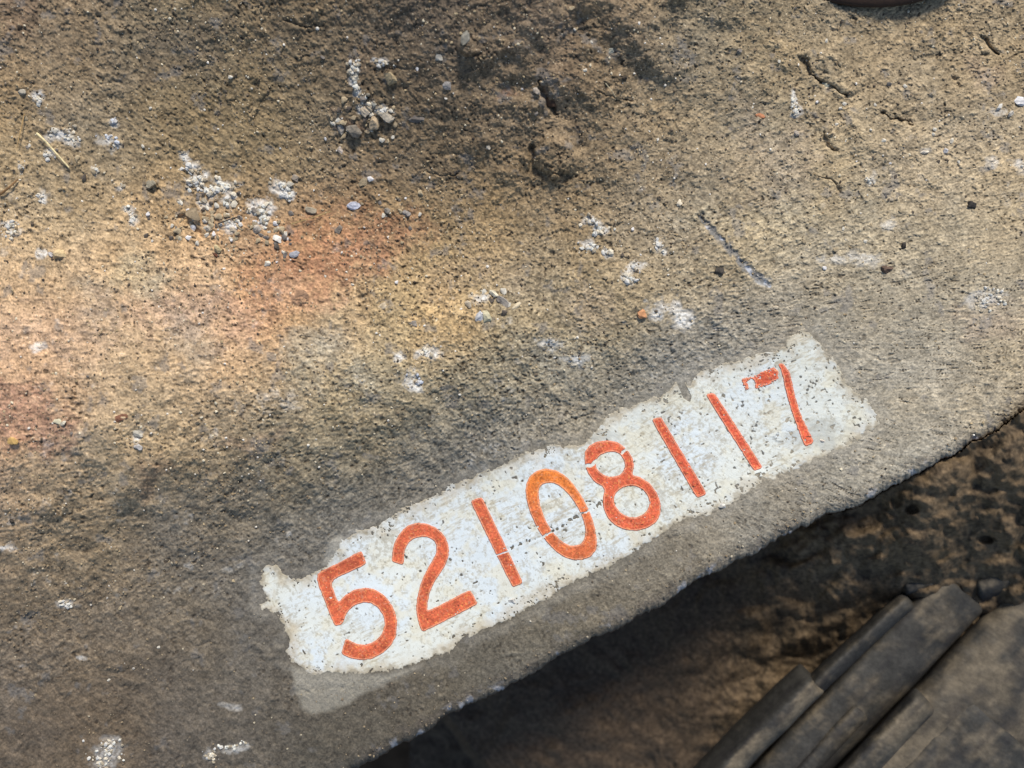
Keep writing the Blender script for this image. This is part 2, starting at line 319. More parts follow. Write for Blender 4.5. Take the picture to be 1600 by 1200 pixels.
# white paint patch
st = .8
pu = np.arange(392, 1392, st); pv = np.arange(505, 1072, st); PU, PV = np.meshgrid(pu, pv, indexing='ij')
ps = psdf(PU, PV)
gash = sdf([(1056,594),(1066,592),(1080,620),(1078,628),(1068,622)], PU, PV)
rag = ps + fbm(PU, PV, 22, 4, 5, .65) * 4.5 + fbm(PU, PV, 9, 3, 3, .7) * 3.2 + vn(PU, PV, 3.5, 7) * 1.5
inside = (rag > 0)
near = sst(26, 4, ps)
hole = sst(.58, .68, fbm(PU, PV, 9, 4, 8, .85)) * sst(30, 2, ps) > .5
crk = pline([(782,862),(820,848),(850,838),(900,808),(925,795),(940,785)], PU, PV)
crack = (crk + rad(PU, PV, 3, 5, 2) * 3.0 < .5) & (vn(PU, PV, 6, 3) > 0)
keep = inside & ~hole & ~crack & ~(gash > 0)
ph = base_h(PU, PV)
bz = ph + .10 + .05 * fbm(PU, PV, 60, 2, 3) + rad(PU, PV, 2.4, 3, 5) * .035 + .05 * vn(PU, PV, 9, 6) * near
bz = bz + .07 * np.exp(-((crk - 4) / 3) ** 2) - .14 * sst(3, 0, rag)
cA, cB, cC = lin((212,213,207)), lin((208,214,218)), lin((212,204,182))
m1 = sst(-.4, .4, fbm(PU, PV, 90, 3, 2))[..., None]; pc = cA * (1 - m1) + cB * m1
m2 = (.6 * sst(-.05, .55, fbm(PU, PV, 34, 4, 4, .7)))[..., None]; pc = pc * (1 - m2) + cC * m2
t = math.radians(-26); xr = PU * math.cos(t) + PV * math.sin(t); yr = -PU * math.sin(t) + PV * math.cos(t)
st1 = sst(.15, .75, fbm(xr / 5, yr, 3.2, 3, 7, .7)) * sst(-.5, .5, fbm(PU, PV, 70, 2, 9)); m = (.62 * st1)[..., None]; pc = pc * (1 - m) + lin((168,154,128)) * m
m = (.42 * sst(.2, .8, fbm(PU, PV, 10, 4, 1, .8)))[..., None]; pc = pc * (1 - m) + lin((176,166,146)) * m
m = (.55 * sst(24, 0, ps + fbm(PU, PV, 20, 3, 6) * 14))[..., None]; pc = pc * (1 - m) + lin((186,170,146)) * m
m = (.85 * sst(9, 0, rag + fbm(PU, PV, 9, 3, 2) * 5))[..., None]; pc = pc * (1 - m) + lin((160,148,128)) * m
fg = fbm(PU, PV, 5, 3, 8, .8); m = (.46 * sst(.1, .7, fg + .4 * fbm(PU, PV, 50, 3, 1)))[..., None]; pc = pc * (1 - m) + lin((150,138,116)) * m
m = (.7 * sst(.35, .6, fbm(PU, PV, 40, 4, 11, .65)) * near * .8)[..., None]; pc = pc * (1 - m) + lin((205,208,208)) * m
gp = sst(1.2, .5, np.sqrt(((PU - 1282) / 46) ** 2 + ((PV - 678) / 28) ** 2) + fbm(PU, PV, 14, 3, 2) * .4) + sst(1.2, .4, np.sqrt(((PU - 940) / 26) ** 2 + ((PV - 682) / 12) ** 2) + fbm(PU, PV, 12, 3, 2) * .4)
m = (.6 * np.clip(gp, 0, 1))[..., None]; pc = pc * (1 - m) + lin((172,172,166)) * m
rightness = sst(850, 1250, PU)
sp = sst(.64, .74, vn(xr, yr, 5.5, 10) * .55 + vn(xr, yr, 3.2, 1) * .42 + .12 * rightness + .05)
sp2 = sst(.72, .82, vn(xr, yr, 9, 6) * .6 + vn(xr, yr, 4.5, 2) * .35 + .12 * rightness)
cl = sst(1.3, .3, np.sqrt(((PU - 1226) / 22) ** 2 + ((PV - 683) / 11) ** 2)) + sst(1.2, .3, np.sqrt(((PU - 928) / 10) ** 2 + ((PV - 788) / 5) ** 2))
sp3 = sst(.1, .35, fbm(PU, PV, 7, 3, 3, .8)) * cl
spk = np.clip(sp + sp2 + sp3, 0, 1); m = (.85 * spk)[..., None]; pc = pc * (1 - m) + lin((66,58,50)) * m; pc = pc * np.array([1.0, 1.0, .955])
bz = bz - spk * .12
idx = np.full(PU.shape, -1); fm = keep[:-1, :-1] & keep[1:, :-1] & keep[:-1, 1:] & keep[1:, 1:]
def masked(name, PU, PV, Hh, fm, mat_, parent, cc, thick=.3):
    used = np.zeros(PU.shape, bool)
    for a in (slice(0, -1), slice(1, None)):
        for b in (slice(0, -1), slice(1, None)): used[a, b] |= fm
    idx = np.full(PU.shape, -1, np.int64); n = used.sum(); idx[used] = np.arange(n)
    q = np.stack([idx[:-1, :-1], idx[:-1, 1:], idx[1:, 1:], idx[1:, :-1]], -1)[fm]
    x, y, z = W(PU[used], PV[used], Hh[used]); top = np.stack([x, y, z], -1)
    x, y, z = W(PU[used], PV[used], Hh[used] - thick); bot = np.stack([x, y, z], -1)
    # boundary walls so the film has a real thickness
    e = np.concatenate([q[:, [0, 1]], q[:, [1, 2]], q[:, [2, 3]], q[:, [3, 0]]]); key = e[:, 0] * (n + 1) + e[:, 1]; rk = e[:, 1] * (n + 1) + e[:, 0]
    b = e[~np.isin(key, rk)]; wq = np.stack([b[:, 0], b[:, 0] + n, b[:, 1] + n, b[:, 1]], -1)[:, ::-1]
    wq = np.stack([b[:, 1], b[:, 0], b[:, 0] + n, b[:, 1] + n], -1)
    cc = cc[used]; return link_mesh(name, np.concatenate([top, bot]), np.concatenate([q, wq]), mat_, parent, np.concatenate([cc, cc]))
panel = masked('number_panel', PU, PV, bz, fm, M_paint, root, np.clip(pc, .01, .85), .4)
panel['label'] = 'worn white painted patch with ragged edges behind the number'

# orange digits
def z5(p): return [(400 + a / 3.75, 800 + b / 3.75) for a, b in p]
def z6(p): return [(700 + a / 3.75, 640 + b / 3.75) for a, b in p]
def z7(p): return [(1000 + a / 3.75, 500 + b / 3.75) for a, b in p]
DIG = [
 ('5', z5([(342,368),(480,300),(608,230),(622,236),(645,298),(635,312),(432,404),(482,532),(520,490),(570,458),(640,443),(700,455),(760,495),(805,560),(828,640),(820,730),(790,785),(740,830),(680,860),(620,868),(555,858),(510,838),(500,820),(525,745),(545,750),(590,775),(640,780),(690,762),(735,722),(755,665),(748,610),(715,560),(670,532),(625,530),(575,548),(540,580),(522,610),(515,640),(495,662),(465,668),(448,640)]), []),
 ('2', z5([(795,290),(800,230),(815,170),(850,115),(890,80),(940,65),(1000,68),(1060,95),(1105,140),(1130,200),(1128,260),(1110,310),(1080,360),(1045,410),(1018,470),(1005,530),(1003,585),(1240,462),(1258,462),(1295,530),(1290,545),(985,700),(968,695),(945,620),(938,560),(945,500),(965,420),(995,350),(1030,290),(1055,245),(1058,200),(1045,170),(1010,148),(965,145),(925,155),(890,185),(870,230),(865,300),(855,310)]), []),
 ('1', z6([(133,545),(140,532),(190,515),(205,525),(438,1010),(430,1022),(385,1040),(372,1030)]), []),
 ('0', z6([(455,480),(460,430),(480,390),(520,360),(570,347),(630,355),(690,390),(740,445),(790,520),(835,610),(860,690),(872,760),(868,820),(840,860),(790,880),(735,882),(680,865),(625,825),(570,765),(520,690),(480,600),(460,530)]),
   [z6([(528,490),(535,455),(560,432),(600,427),(640,437),(690,475),(740,540),(780,610),(805,680),(805,740),(790,780),(750,800),(710,798),(660,770),(610,715),(570,650),(540,570)])]),
 ('8', z6([(800,300),(802,250),(825,215),(870,190),(940,180),(1000,195),(1050,235),(1080,280),(1090,330),(1080,385),(1130,398),(1185,435),(1225,490),(1245,550),(1245,610),(1220,660),(1170,695),(1110,710),(1040,705),(980,680),(935,635),(912,580),(908,520),(918,475),(905,450),(860,425),(825,380),(808,340)]),
   [z6([(870,300),(880,275),(920,252),(970,245),(1010,260),(1035,300),(1038,345),(1015,380),(970,396),(930,392),(890,370),(865,335)]),
    z6([(970,540),(975,500),(1005,465),(1050,447),(1100,447),(1145,470),(1175,510),(1183,555),(1165,600),(1120,628),(1080,635),(1030,620),(990,585)])]),
 ('1', z7([(70,590),(80,578),(120,570),(130,580),(388,1010),(382,1025),(340,1040),(325,1030)]), []),
 ('1', z7([(387,443),(400,432),(430,430),(445,440),(715,855),(708,870),(675,882),(660,872)]), []),
 ('7', z7([(810,260),(835,252),(855,275),(880,310),(905,430),(940,550),(985,640),(1018,710),(1010,725),(975,740),(960,730),(915,610),(880,510),(850,400),(835,320)]), []),
]
BAR7 = z7([(595,350),(665,330),(720,300),(785,282),(812,305),(808,345),(760,372),(720,387),(680,400),(672,352),(650,342),(622,365),(634,400),(622,407)])
LBL = ['orange numeral five, first of the row','orange numeral two','thin orange numeral one between the two and the zero','tall orange numeral zero crossed by a crack',
 'orange numeral eight with a chipped upper loop','thin orange numeral one right after the eight','thin orange numeral one just before the seven','orange numeral seven with a flaked top bar']
NM = {'5':'numeral','2':'numeral','1':'numeral','0':'numeral','8':'numeral','7':'numeral'}
def pz(u, v): return bil(bz, (u - pu[0]) / st, (v - pv[0]) / st)
for i, (ch, outer, holes) in enumerate(DIG):
    P = np.array(outer + (BAR7 if ch == '7' else [])); lo = P.min(0) - 4; hi = P.max(0) + 4; q = .55
    DU, DV = np.meshgrid(np.arange(lo[0], hi[0], q), np.arange(lo[1], hi[1], q), indexing='ij')
    s = sdf(chaikin(outer, 2, .15), DU, DV) + .35
    for hh in holes: s = np.minimum(s, -sdf(chaikin(hh, 2), DU, DV) + .4)
    flake = vn(DU, DV, 4, 3) * .6 + vn(DU, DV, 2, 5) * .5
    if ch == '7':
        sb = sdf(BAR7, DU, DV) + flake * 2 + .8; sb = np.where(flake > .62, -1, sb); s = np.maximum(s + np.minimum(0, flake * 1.2), sb)
    s = s + vn(DU, DV, 5, 7) * .35
    k = s > 0
    c_ = pline([(782,862),(820,848),(850,838),(900,808),(925,795),(940,785)], DU, DV)
    if ch == '0': k &= ~((c_ + vn(DU, DV, 3, 4) * 2 < 1.2))
    if i == 2: k &= ~(pline([(775,868),(795,861)], DU, DV) < .8)
    if ch == '8':
        k &= ~(pline([(972,708),(978,702),(988,704)], DU, DV) + flake * 1.2 < 2.2); k &= ~(pline([(915,728),(925,727),(932,720)], DU, DV) + flake < 2.6)
    k &= ~((vn(DU, DV, 3.2, 9) * .6 + vn(DU, DV, 5, 2) * .4) > .80)
    hb = pz(DU, DV) + .16 + vn(DU, DV, 2.4, 6) * .03 - .10 * sst(1.6, 0, s) + .05 * sst(3.2, 1.8, s)
    base = np.array([(200,90,48),(200,90,48),(200,90,48),(205,100,46),(206,88,46),(205,83,44),(205,81,44),(206,83,44)][i]); c = (lin(base) * .92 + lin(base).mean() * .08) * np.ones(DU.shape + (1,))
    if ch == '0': m = sst(820, 740, DV)[..., None] * .6; c = c * (1 - m) + lin((232,132,44)) * m
    c = c * (1 + .30 * vn(DU, DV, 2.2, 8) + .30 * fbm(DU, DV, 14, 4, 1, .7))[..., None]
    m = (.35 * sst(.35, .8, fbm(DU, DV, 6, 3, 4, .8)))[..., None]; c = c * (1 - m) + lin((206,150,118)) * m
    m = (.5 * sst(.55, .8, vn(DU, DV, 1.8, 11)))[..., None]; c = c * (1 - m) + lin((250,170,90)) * m
    m = (.55 * sst(1.2, .7, np.abs(s - 3.1)))[..., None] * 0 + (.55 * sst(.9, .3, np.abs(s - 1.9)))[..., None]; c = c * (1 - m) + lin((238,178,140)) * m
    m = (.5 * sst(1.0, .2, s))[..., None]; c = c * (1 - m) + lin((176,66,30)) * m
    m = (.8 * sst(.66, .80, vn(DU, DV, 5.5, 10) * .55 + vn(DU, DV, 3.2, 1) * .45))[..., None]; c = c * (1 - m) + lin((92,44,26)) * m
    if ch == '5':
        m = (.5 * sst(.0, .5, fbm(DU, DV, 10, 3, 4)) * sst(905, 885, DV + (DU - 520) * .3) )[..., None]; c = c * (1 - m) + lin((140,62,40)) * m
    kf = k[:-1, :-1] & k[1:, :-1] & k[:-1, 1:] & k[1:, 1:]
    o = masked('numeral', DU, DV, hb, kf, M_orange, panel, np.clip(c, .005, .85), .3); o['label'] = LBL[i]

# ================================================================= lower casting and the pit below the edge
LB = tps([(1550,720,-7),(1650,700,-4),(1420,800,-16),(1330,840,-30),(1180,930,-62),(1050,1030,-84),(900,1130,-96),(740,1200,-110),(1250,1050,-80),(1400,950,-55),
          (1520,880,-34),(1650,860,-26),(1600,1100,-70),(1300,1300,-95),(900,1400,-120),(2000,800,-15),(2000,1400,-80),(1300,760,-32),(1100,860,-70),(800,1010,-95)])
LU, LV = np.meshgrid(np.concatenate([np.arange(640, 1640, 2.), np.linspace(1650, 2250, 40)]), np.concatenate([np.arange(600, 1230, 2.), np.linspace(1240, 1900, 40)]), indexing='ij')
LUw = LU + fbm(LU, LV, 60, 3, 2) * 18
gapu = 690 + (LV - 1105) * .72 + fbm(LU, LV, 40, 2, 3) * 6
LU2 = LU
h = LB(LU, LV) + fbm(LUw, LV, 90, 4, 5, .55) * 6
h = h + np.abs(fbm(LU * .6 + LV * .8, LV * .6 - LU * .5, 44, 3, 8, .5)) * 5.5 * sst(900, 1300, LU) + fbm(LU, LV, 14, 3, 1, .7) * .8 * sst(850, 1350, LU)
h = h - sst(1.2, .3, np.sqrt(((LU - 1425) / 12) ** 2 + ((LV - 795) / 9) ** 2)) * 6 - sst(1.2, .3, np.sqrt(((LU - 1540) / 16) ** 2 + ((LV - 842) / 8) ** 2)) * 6
h = h - 70 * sst(6, -12, LU - gapu)
h = np.minimum(h, np.where(LV < edge(LU) + 2, -34., 999))     # stays under the flange
c = lin((98,82,62)) * (1 + .22 * fbm(LU, LV, 60, 4, 4, .6))[..., None]  # dark tones include some of the shade below the edge
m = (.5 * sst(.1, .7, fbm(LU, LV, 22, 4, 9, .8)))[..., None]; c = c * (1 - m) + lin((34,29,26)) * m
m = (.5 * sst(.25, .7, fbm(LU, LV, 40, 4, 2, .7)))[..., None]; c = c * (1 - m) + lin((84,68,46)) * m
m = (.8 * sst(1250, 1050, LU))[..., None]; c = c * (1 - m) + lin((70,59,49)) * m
c = c * (1 + .3 * vn(LU, LV, 4, 4))[..., None]
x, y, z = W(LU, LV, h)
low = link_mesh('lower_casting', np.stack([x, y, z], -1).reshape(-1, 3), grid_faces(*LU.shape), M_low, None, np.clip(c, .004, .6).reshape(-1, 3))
tag(low, 'lumpy dark brown dirt-covered metal in shade below the straight edge', 'machine part')

gx = np.linspace(-2.5, 2.5, 60); GX, GY = np.meshgrid(gx, gx, indexing='ij'); GZ = -.30 + .004 * fbm(GX * 900, GY * 900, 120, 3, 2)
g = link_mesh('ground', np.stack([GX, GY, GZ], -1).reshape(-1, 3), grid_faces(60, 60)[:, ::-1], mat('soil', .95, .1, 60, .35, .6, 200, lin((70,58,46))), None)
tag(g, kind='structure')

# ================================================================= ribbed rubber pad, lower right
pad = empty('rubber_pad', W(1450, 1100, -50)); tag(pad, 'dusty black ribbed rubber pad with stepped strips at the lower right', 'rubber pad')
pl = np.array(pad.location)
def strip(name, A, B, sec, z0, z1, seed, dust, endcap=True, bend=0, label=None, n=150, side=0):
    """loft along A->B (photo px); sec = [(offset px across, height mm), ...]; blunt rounded end at A"""
    A = np.array(A, float); B = np.array(B, float); d = B - A; L = np.hypot(*d); d /= L; nrm = np.array([-d[1], d[0]])
    s = np.concatenate([[0, 1.5, 4, 8, 14], np.linspace(20, L, n)])
    sc = np.array(sec, float); k = 60; seg = np.concatenate([[0], np.cumsum(np.hypot(np.diff(sc[:, 0]), np.diff(sc[:, 1] * 4)))])
    tq = np.linspace(0, seg[-1], k); off = np.interp(tq, seg, sc[:, 0]); hh = np.interp(tq, seg, sc[:, 1])
    ker = np.array([1, 2, 3, 2, 1]) / 9.; off[2:-2] = np.convolve(off, ker, 'valid'); hh[2:-2] = np.convolve(hh, ker, 'valid')
    for _ in range(2): off[2:-2] = np.convolve(off, ker, 'valid'); hh[2:-2] = np.convolve(hh, ker, 'valid')
    SS, OO = np.meshgrid(s, off, indexing='ij'); HH = np.repeat(hh[None], len(s), 0)
    SE = np.minimum(SS, (L - SS) + .01); cap = np.sqrt(np.clip(1 - (1 - np.clip(SE / 14, 0, 1)) ** 2, 0, 1)) if endcap else 1
    mid = (off.max() + off.min()) / 2; OO = mid + (OO - mid) * (.86 + .14 * cap); hb = sc[:, 1].min(); HH = hb + (HH - hb) * cap
    q = bend * np.sin(np.clip(SS / L, 0, 1) * math.pi)
    U = A[0] + d[0] * SS + nrm[0] * (OO + q); V = A[1] + d[1] * SS + nrm[1] * (OO + q)
    U = U + fbm(SS, OO, 90, 2, seed) * 2; V = V + fbm(SS, OO + 77, 90, 2, seed) * 2
    Z = z0 + (z1 - z0) * SS / L + HH * 1.25 + fbm(U, V, 70, 3, seed, .5) * .7 + vn(U, V, 6, seed) * .12
    x, y, z = W(U, V, Z); co = np.stack([x, y, z], -1).reshape(-1, 3) - pl
    du = fbm(U, V, 55, 5, seed + 1, .75) + dust * .8 - .2 + side * sst(3, -4, OO) - side * .4 + .3 * vn(SS / 6, OO, 7, seed)
    c = lin((54,52,48)) * (1 + .25 * fbm(U, V, 30, 3, seed))[..., None] * np.ones(U.shape + (1,))
    m = (.8 * sst(-.4, .8, du))[..., None]; c = c * (1 - m) + lin((106,95,78)) * m
    c = c * (1 + .2 * vn(U, V, 5, 3) + .2 * fbm(U, V, 14, 3, 5))[..., None]
    wear = fbm(SS / 4, OO, 12, 3, seed + 2); m = (.5 * sst(.25, .6, wear))[..., None]; c = c * (1 - m) + lin((40,38,38)) * m
    o = link_mesh(name, co, grid_faces(*U.shape)[:, ::-1], M_rub, pad, np.clip(c, .004, .6).reshape(-1, 3))
    if label: o['label'] = label
    return o
# direction of all the strips: up-right to down-left
strip('base_slab', (1512,914), (1180,1265), [(50,-30),(48,-6),(40,-1),(0,1),(-38,0),(-46,-3),(-50,-30)], -42, -44, 1, .1, label='broad middle strip with a rounded far end')
strip('rib', (1426,934), (1200,1139), [(20,-18),(17,-2),(8,4),(0,5),(-9,3),(-15,-2),(-17,-18)], -42, -44, 3, -.1, label='narrow half-round rib along the far edge')
strip('rib', (1272,1056), (1040,1291), [(34,-25),(31,-12),(27,-8),(4,3),(-2,4),(-27,3),(-32,-24)], -35, -38, 5, .0, label='square-edged rib with a pale dusty flank', side=1.3)
strip('rib', (1448,1088), (1250,1297), [(26,-22),(22,-3),(13,4),(-18,5),(-26,-1),(-30,-20)], -37, -38, 7, .6, label='tan dusty rib with a blunt rounded end')
strip('rib', (1352,1104), (1180,1286), [(20,-22),(17,-1),(8,2),(-12,2),(-18,-1),(-22,-20)], -42, -43, 8, .1)
strip('side_slab', (1606,886), (1240,1272), [(4,-30),(0,-7),(-8,-1),(-60,4),(-120,6),(-200,4),(-300,-4),(-310,-40)], -42, -44, 9, .75, endcap=False, label='wide tan dusty slab on the right')
strip('step_slab', (1512,1072), (1300,1296), [(0,-20),(-4,-3),(-14,1),(-100,4),(-170,2),(-240,-3),(-250,-30)], -37, -39, 10, .15, label='grey upper layer of the right slab')
strip('lip', (1680,862), (1518,918), [(22,-16),(17,-3),(6,1),(-12,1),(-26,-4),(-34,-20)], -37, -41, 11, .5, n=50)
strip('lip', (1466,906), (1405,924), [(14,-12),(10,0),(0,1),(-8,0),(-12,-12)], -41, -43, 6, .0, n=40)

# ================================================================= brown rounded knob poking in at the top
DUST = np.array([150,132,106.])
def blob(name, u, v, h, ru, rv, rh, c, m, seed, sub=3, flat=.35, amp=.28, parent=None, cvar=.15, rot=0):
    import bmesh
    bm = bmesh.new(); bmesh.ops.create_icosphere(bm, subdivisions=sub, radius=1)
    co = np.array([x.co[:] for x in bm.verts]); fa = np.array([[q.index for q in f.verts] for f in bm.faces]); bm.free()
    rr = np.random.RandomState(seed)
    # facet it with random cutting planes, then roughen
    for _ in range(12 if amp > .1 else 0):
        n = rr.normal(size=3); n /= np.linalg.norm(n); dd = rr.uniform(.38, .8); p = co @ n; co = co - np.outer(np.clip(p - dd, 0, 9), n)
    s1 = rr.rand(3) * 50; nz = vn(co[:, 0] * 10 + s1[0] + co[:, 2] * 7, co[:, 1] * 10 + s1[1] - co[:, 2] * 5, 6, seed % 9)
    if amp > .1: co = co / np.abs(co).max(0)
    co = co * (1 + amp * .55 * nz)[:, None] + rr.normal(0, .035 if amp > .1 else 0, co.shape)
    a = rot; co = np.stack([co[:, 0] * ru, co[:, 1] * rv, co[:, 2] * rh], 1)
    co = np.stack([co[:, 0] * math.cos(a) - co[:, 1] * math.sin(a), co[:, 0] * math.sin(a) + co[:, 1] * math.cos(a), co[:, 2]], 1)
    cc = lin(c) * (1 + cvar * nz)[:, None] * np.ones((len(co), 3))
    o = link_mesh(name, co, fa, m, parent, np.clip(cc, .004, .85), smooth=amp < .1); o.location = W(u, v, h); return o
kn = blob('rounded_knob', 1366, -78, 3, .040, .0222, .0040, (52,36,24), M_rub, 3, sub=4, amp=0)
tag(kn, 'blurred brown rounded knob poking in at the top edge', 'knob')

# ================================================================= stones, salt crusts, straw
def Hat(u, v):
    return float(form(np.array([u, u + .01], float), np.array([v, v + .01], float))[0][0])
px = S
STONES = [ # u, v, ru, rv, rot, colour, label
 (302,334,15,10,.5,(142,124,98),'largest flat brown stone, tilted over a dark gap among the white crusts at upper left','flat'),
 (322,344,5,4.5,0,(205,200,190),'small pale round pebble just right of the largest flat brown stone',''),
 (325,358,6,5,.4,(190,182,168),'pale pebble two below the largest flat brown stone',''),
 (281,371,5.5,5,0,(200,190,165),'cream pebble alone below left of the largest flat stone',''),
 (365,360,7,6,.2,(185,170,148),'rounded tan pebble with white top beneath the thin dark twig',''),
 (361,373,4.5,4,.2,(195,186,170),'little pale pebble right under the rounded tan pebble',''),
 (340,390,7,5,.9,(200,180,135),'cream yellow chip above the dark rust fleck',''),
 (403,357,7,6,0,(190,180,168),'grey white pebble at the foot of the thick white crust',''),
 (434,374,8,6,.3,(215,212,208),'bright white angular pebble at the edge of the orange stain',''),
 (460,397,8,6,-.3,(150,156,172),'blue grey pebble lying on the orange rust stain',''),
 (431,360,6,5,0,(160,145,120),'brownish pebble just above the bright white angular one',''),
 (462,278,7,6,.4,(128,120,112),'grey lump beside the small crust at upper left centre',''),
 (612,124,11,10,.3,(150,134,104),'tan lump casting a dark shadow inside the ring of white crust',''),
 (586,190,8,13,.5,(178,156,126),'long tan stone pointing down from the ring of white crust',''),
 (603,181,11,9,.1,(172,162,146),'pale grey tan stone on the right of the long tan stone',''),
 (570,174,8,7,.7,(180,165,145),'pale stone on the left of the long tan stone',''),
 (552,203,14,11,.2,(112,106,98),'dark grey lumpy clod left below the ring of white crust',''),
 (532,201,7,8,.2,(150,145,138),'small grey stone touching the left of the dark lumpy clod',''),
 (532,235,6,5,.8,(165,155,148),'small angular stone alone below the dark lumpy clod',''),
 (686,90,6,5.5,0,(190,186,176),'pale round disc-like pebble in the dark upper middle',''),
 (700,133,7,7,.2,(128,128,132),'blue grey pebble below the pale disc-like pebble',''),
 (650,185,12,9,.2,(92,88,88),'flat dark grey flake right of the ring of white crust','flat'),
 (724,62,8,12,.3,(120,120,114),'upright grey lump in the darkest area at the top',''),
 (763,230,4,4,0,(185,178,165),'tiny pale pebble on bare dark dirt in the upper middle',''),
 (97,399,13,9,0,(205,180,135),'cream yellow lump above a dark gap at far left',''),
 (78,397,5,5,0,(200,198,200),'white pebble touching the cream yellow lump',''),
 (553,321,11,8,.5,(190,194,212),'bluish white stone above the orange stain',''),
 (568,286,8,7,.2,(145,130,104),'tan round pebble above the bluish white stone',''),
 (635,334,8,6,.2,(120,118,120),'dark grey pebble with a neighbour, right of the bluish white stone',''),
 (604,328,6,5,.2,(135,128,120),'small grey brown pebble between the bluish white stone and the dark grey one',''),
 (530,359,6,7,.2,(122,112,104),'grey brown pebble on the top edge of the orange stain',''),
 (486,328,8,6,.2,(128,120,105),'greyish pebble at the left start of the orange stain',''),
 (469,460,13,10,0,(176,132,100),'flat round salmon brown stone bedded in the peach stain','flat'),
 (598,478,7,5,-.5,(205,185,155),'cream chip on the left of the yellow stain','flat'),
 (770,457,9,6,.3,(208,202,180),'cream flat stone at the top of the pale pebble cluster right of the yellow stain',''),
 (786,472,11,8,.8,(134,130,126),'dark grey angular stone right of the cream flat stone',''),
 (748,494,8,10,.3,(202,206,214),'bluish white half of the cracked pale pebble',''),
 (760,496,8,11,-.2,(204,198,166),'yellowish half of the cracked pale pebble',''),
 (732,476,6,6,0,(186,172,150),'small tan stone on the left of the cracked pale pebble',''),
 (806,478,11,4,-.6,(222,205,172),'cream crumb standing alone right of the dark grey angular stone',''),
 (646,505,9,5,.1,(128,122,118),'grey flake in the yellow stain','flat'),
 (88,659,8,5,.1,(205,200,172),'cream flat pebble at the far left below the peach area',''),
 (99,661,5,5,.1,(200,196,180),'little pale pebble touching the cream flat pebble at the far left',''),
 (20,690,8,6,.1,(190,150,82),'ochre yellow pebble at the left edge',''),
 (215,678,7,6,.1,(170,168,160),'pale grey pebble below the peach area on the left',''),
 (216,699,7,5,.1,(168,168,172),'blue grey pebble below the pale grey one on the left',''),
 (18,813,5,5,0,(45,40,36),'black round speck stone near the left edge',''),
 (1290,134,6,6,0,(190,190,168),'pale pebble at the end of the crooked dark crack at upper right',''),
 (1594,158,11,8,0,(225,226,230),'bright white stone at the right edge',''),
 (1561,168,8,4,-.6,(215,215,212),'thin white chip left of the bright white stone at the right edge',''),
 (1579,178,6,5,0,(195,190,182),'small whitish pebble under the bright white stone',''),
 (1444,237,7,4,-.2,(222,212,196),'cream chip in the middle of the right-hand dirt',''),
 (1476,236,5,5,0,(205,205,212),'whitish pebble to the right of the cream chip',''),
 (1486,220,4,4,0,(225,215,195),'tiny cream pebble above the whitish pebble at right',''),
 (1518,320,8,6,.3,(42,40,40),'black angular stone in the right-hand dirt',''),
 (1413,385,5,7,.3,(46,42,40),'small black stone in the middle right',''),
 (1385,421,10,7,.3,(90,70,60),'reddish dark clod below the small black stone',''),
 (1124,423,7,6,.3,(60,56,52),'black soft clod left of the dark scratch',''),
 (1188,180,8,5,.3,(184,112,74),'orange rust chip below the short white streak','flat'),
 (1003,489,9,9,.3,(196,132,88),'orange flake above the painted patch','flat'),
 (1062,317,4,6,.3,(232,220,196),'tiny cream chip above the dark scratch',''),
 (1245,208,5,5,.3,(170,160,150),'little grey pebble beside the orange rust chip',''),
 (955,80,6,6,.2,(140,146,140),'greenish grey pebble at the top centre right',''),
 (975,122,5,5,0,(60,52,44),'dark crumb at the top centre right',''),
 (838,143,6,6,.3,(160,150,140),'pale crumb at the mouth of the upper dark crack',''),
 (862,160,11,9,.5,(95,66,48),'rust brown crumb in the upper dark crack',''),
 (186,655,14,6,-.4,(112,66,48),'dark red rust flake at left','flat'),
 (336,397,8,4,.3,(92,48,32),'dark red fleck under the cream yellow chip','flat'),
 (235,287,9,8,.3,(130,124,108),'greenish grey stone beside a dark hook-shaped gap at left',''),
 (33,145,8,5,-.4,(170,164,150),'pale pebble at the upper left edge',''),
 (1129,791,7,6,.3,(205,205,202),'white crumb right below the painted patch',''),
 (802,938,7,5,.3,(200,200,198),'white crumb on the lower rim of the painted patch',''),
 (1286,689,5,3,.3,(226,214,200),'cream chip at the lower right rim of the painted patch',''),
 (1211,480,5,3,0,(205,190,165),'tiny tan chip under the end of the dark scratch',''),
]
for i, (u, v, ru, rv, rot, c, lb, fl_) in enumerate(STONES):
    c = np.array(c, float); c = c * .72 + DUST * .28 * (1 if c.mean() > 75 else .6)
    rh = .38 * min(ru, rv) if fl_ else .7 * min(ru, rv)
    nm = {'flat': 'stone_flake'}.get(fl_, 'pebble')
    if 'clod' in lb or 'crumb' in lb or 'lump' in lb: nm = 'dirt_clod'
    o = blob(nm, u, v, Hat(u, v) + rh * .25 * .2, ru * px, rv * px, rh * px, c, M_stone, 100 + i, sub=3, amp=.3 if not fl_ else .22, cvar=.25, rot=-rot)
    tag(o, lb, {'pebble': 'pebble', 'stone_flake': 'flake', 'dirt_clod': 'clod'}[nm])

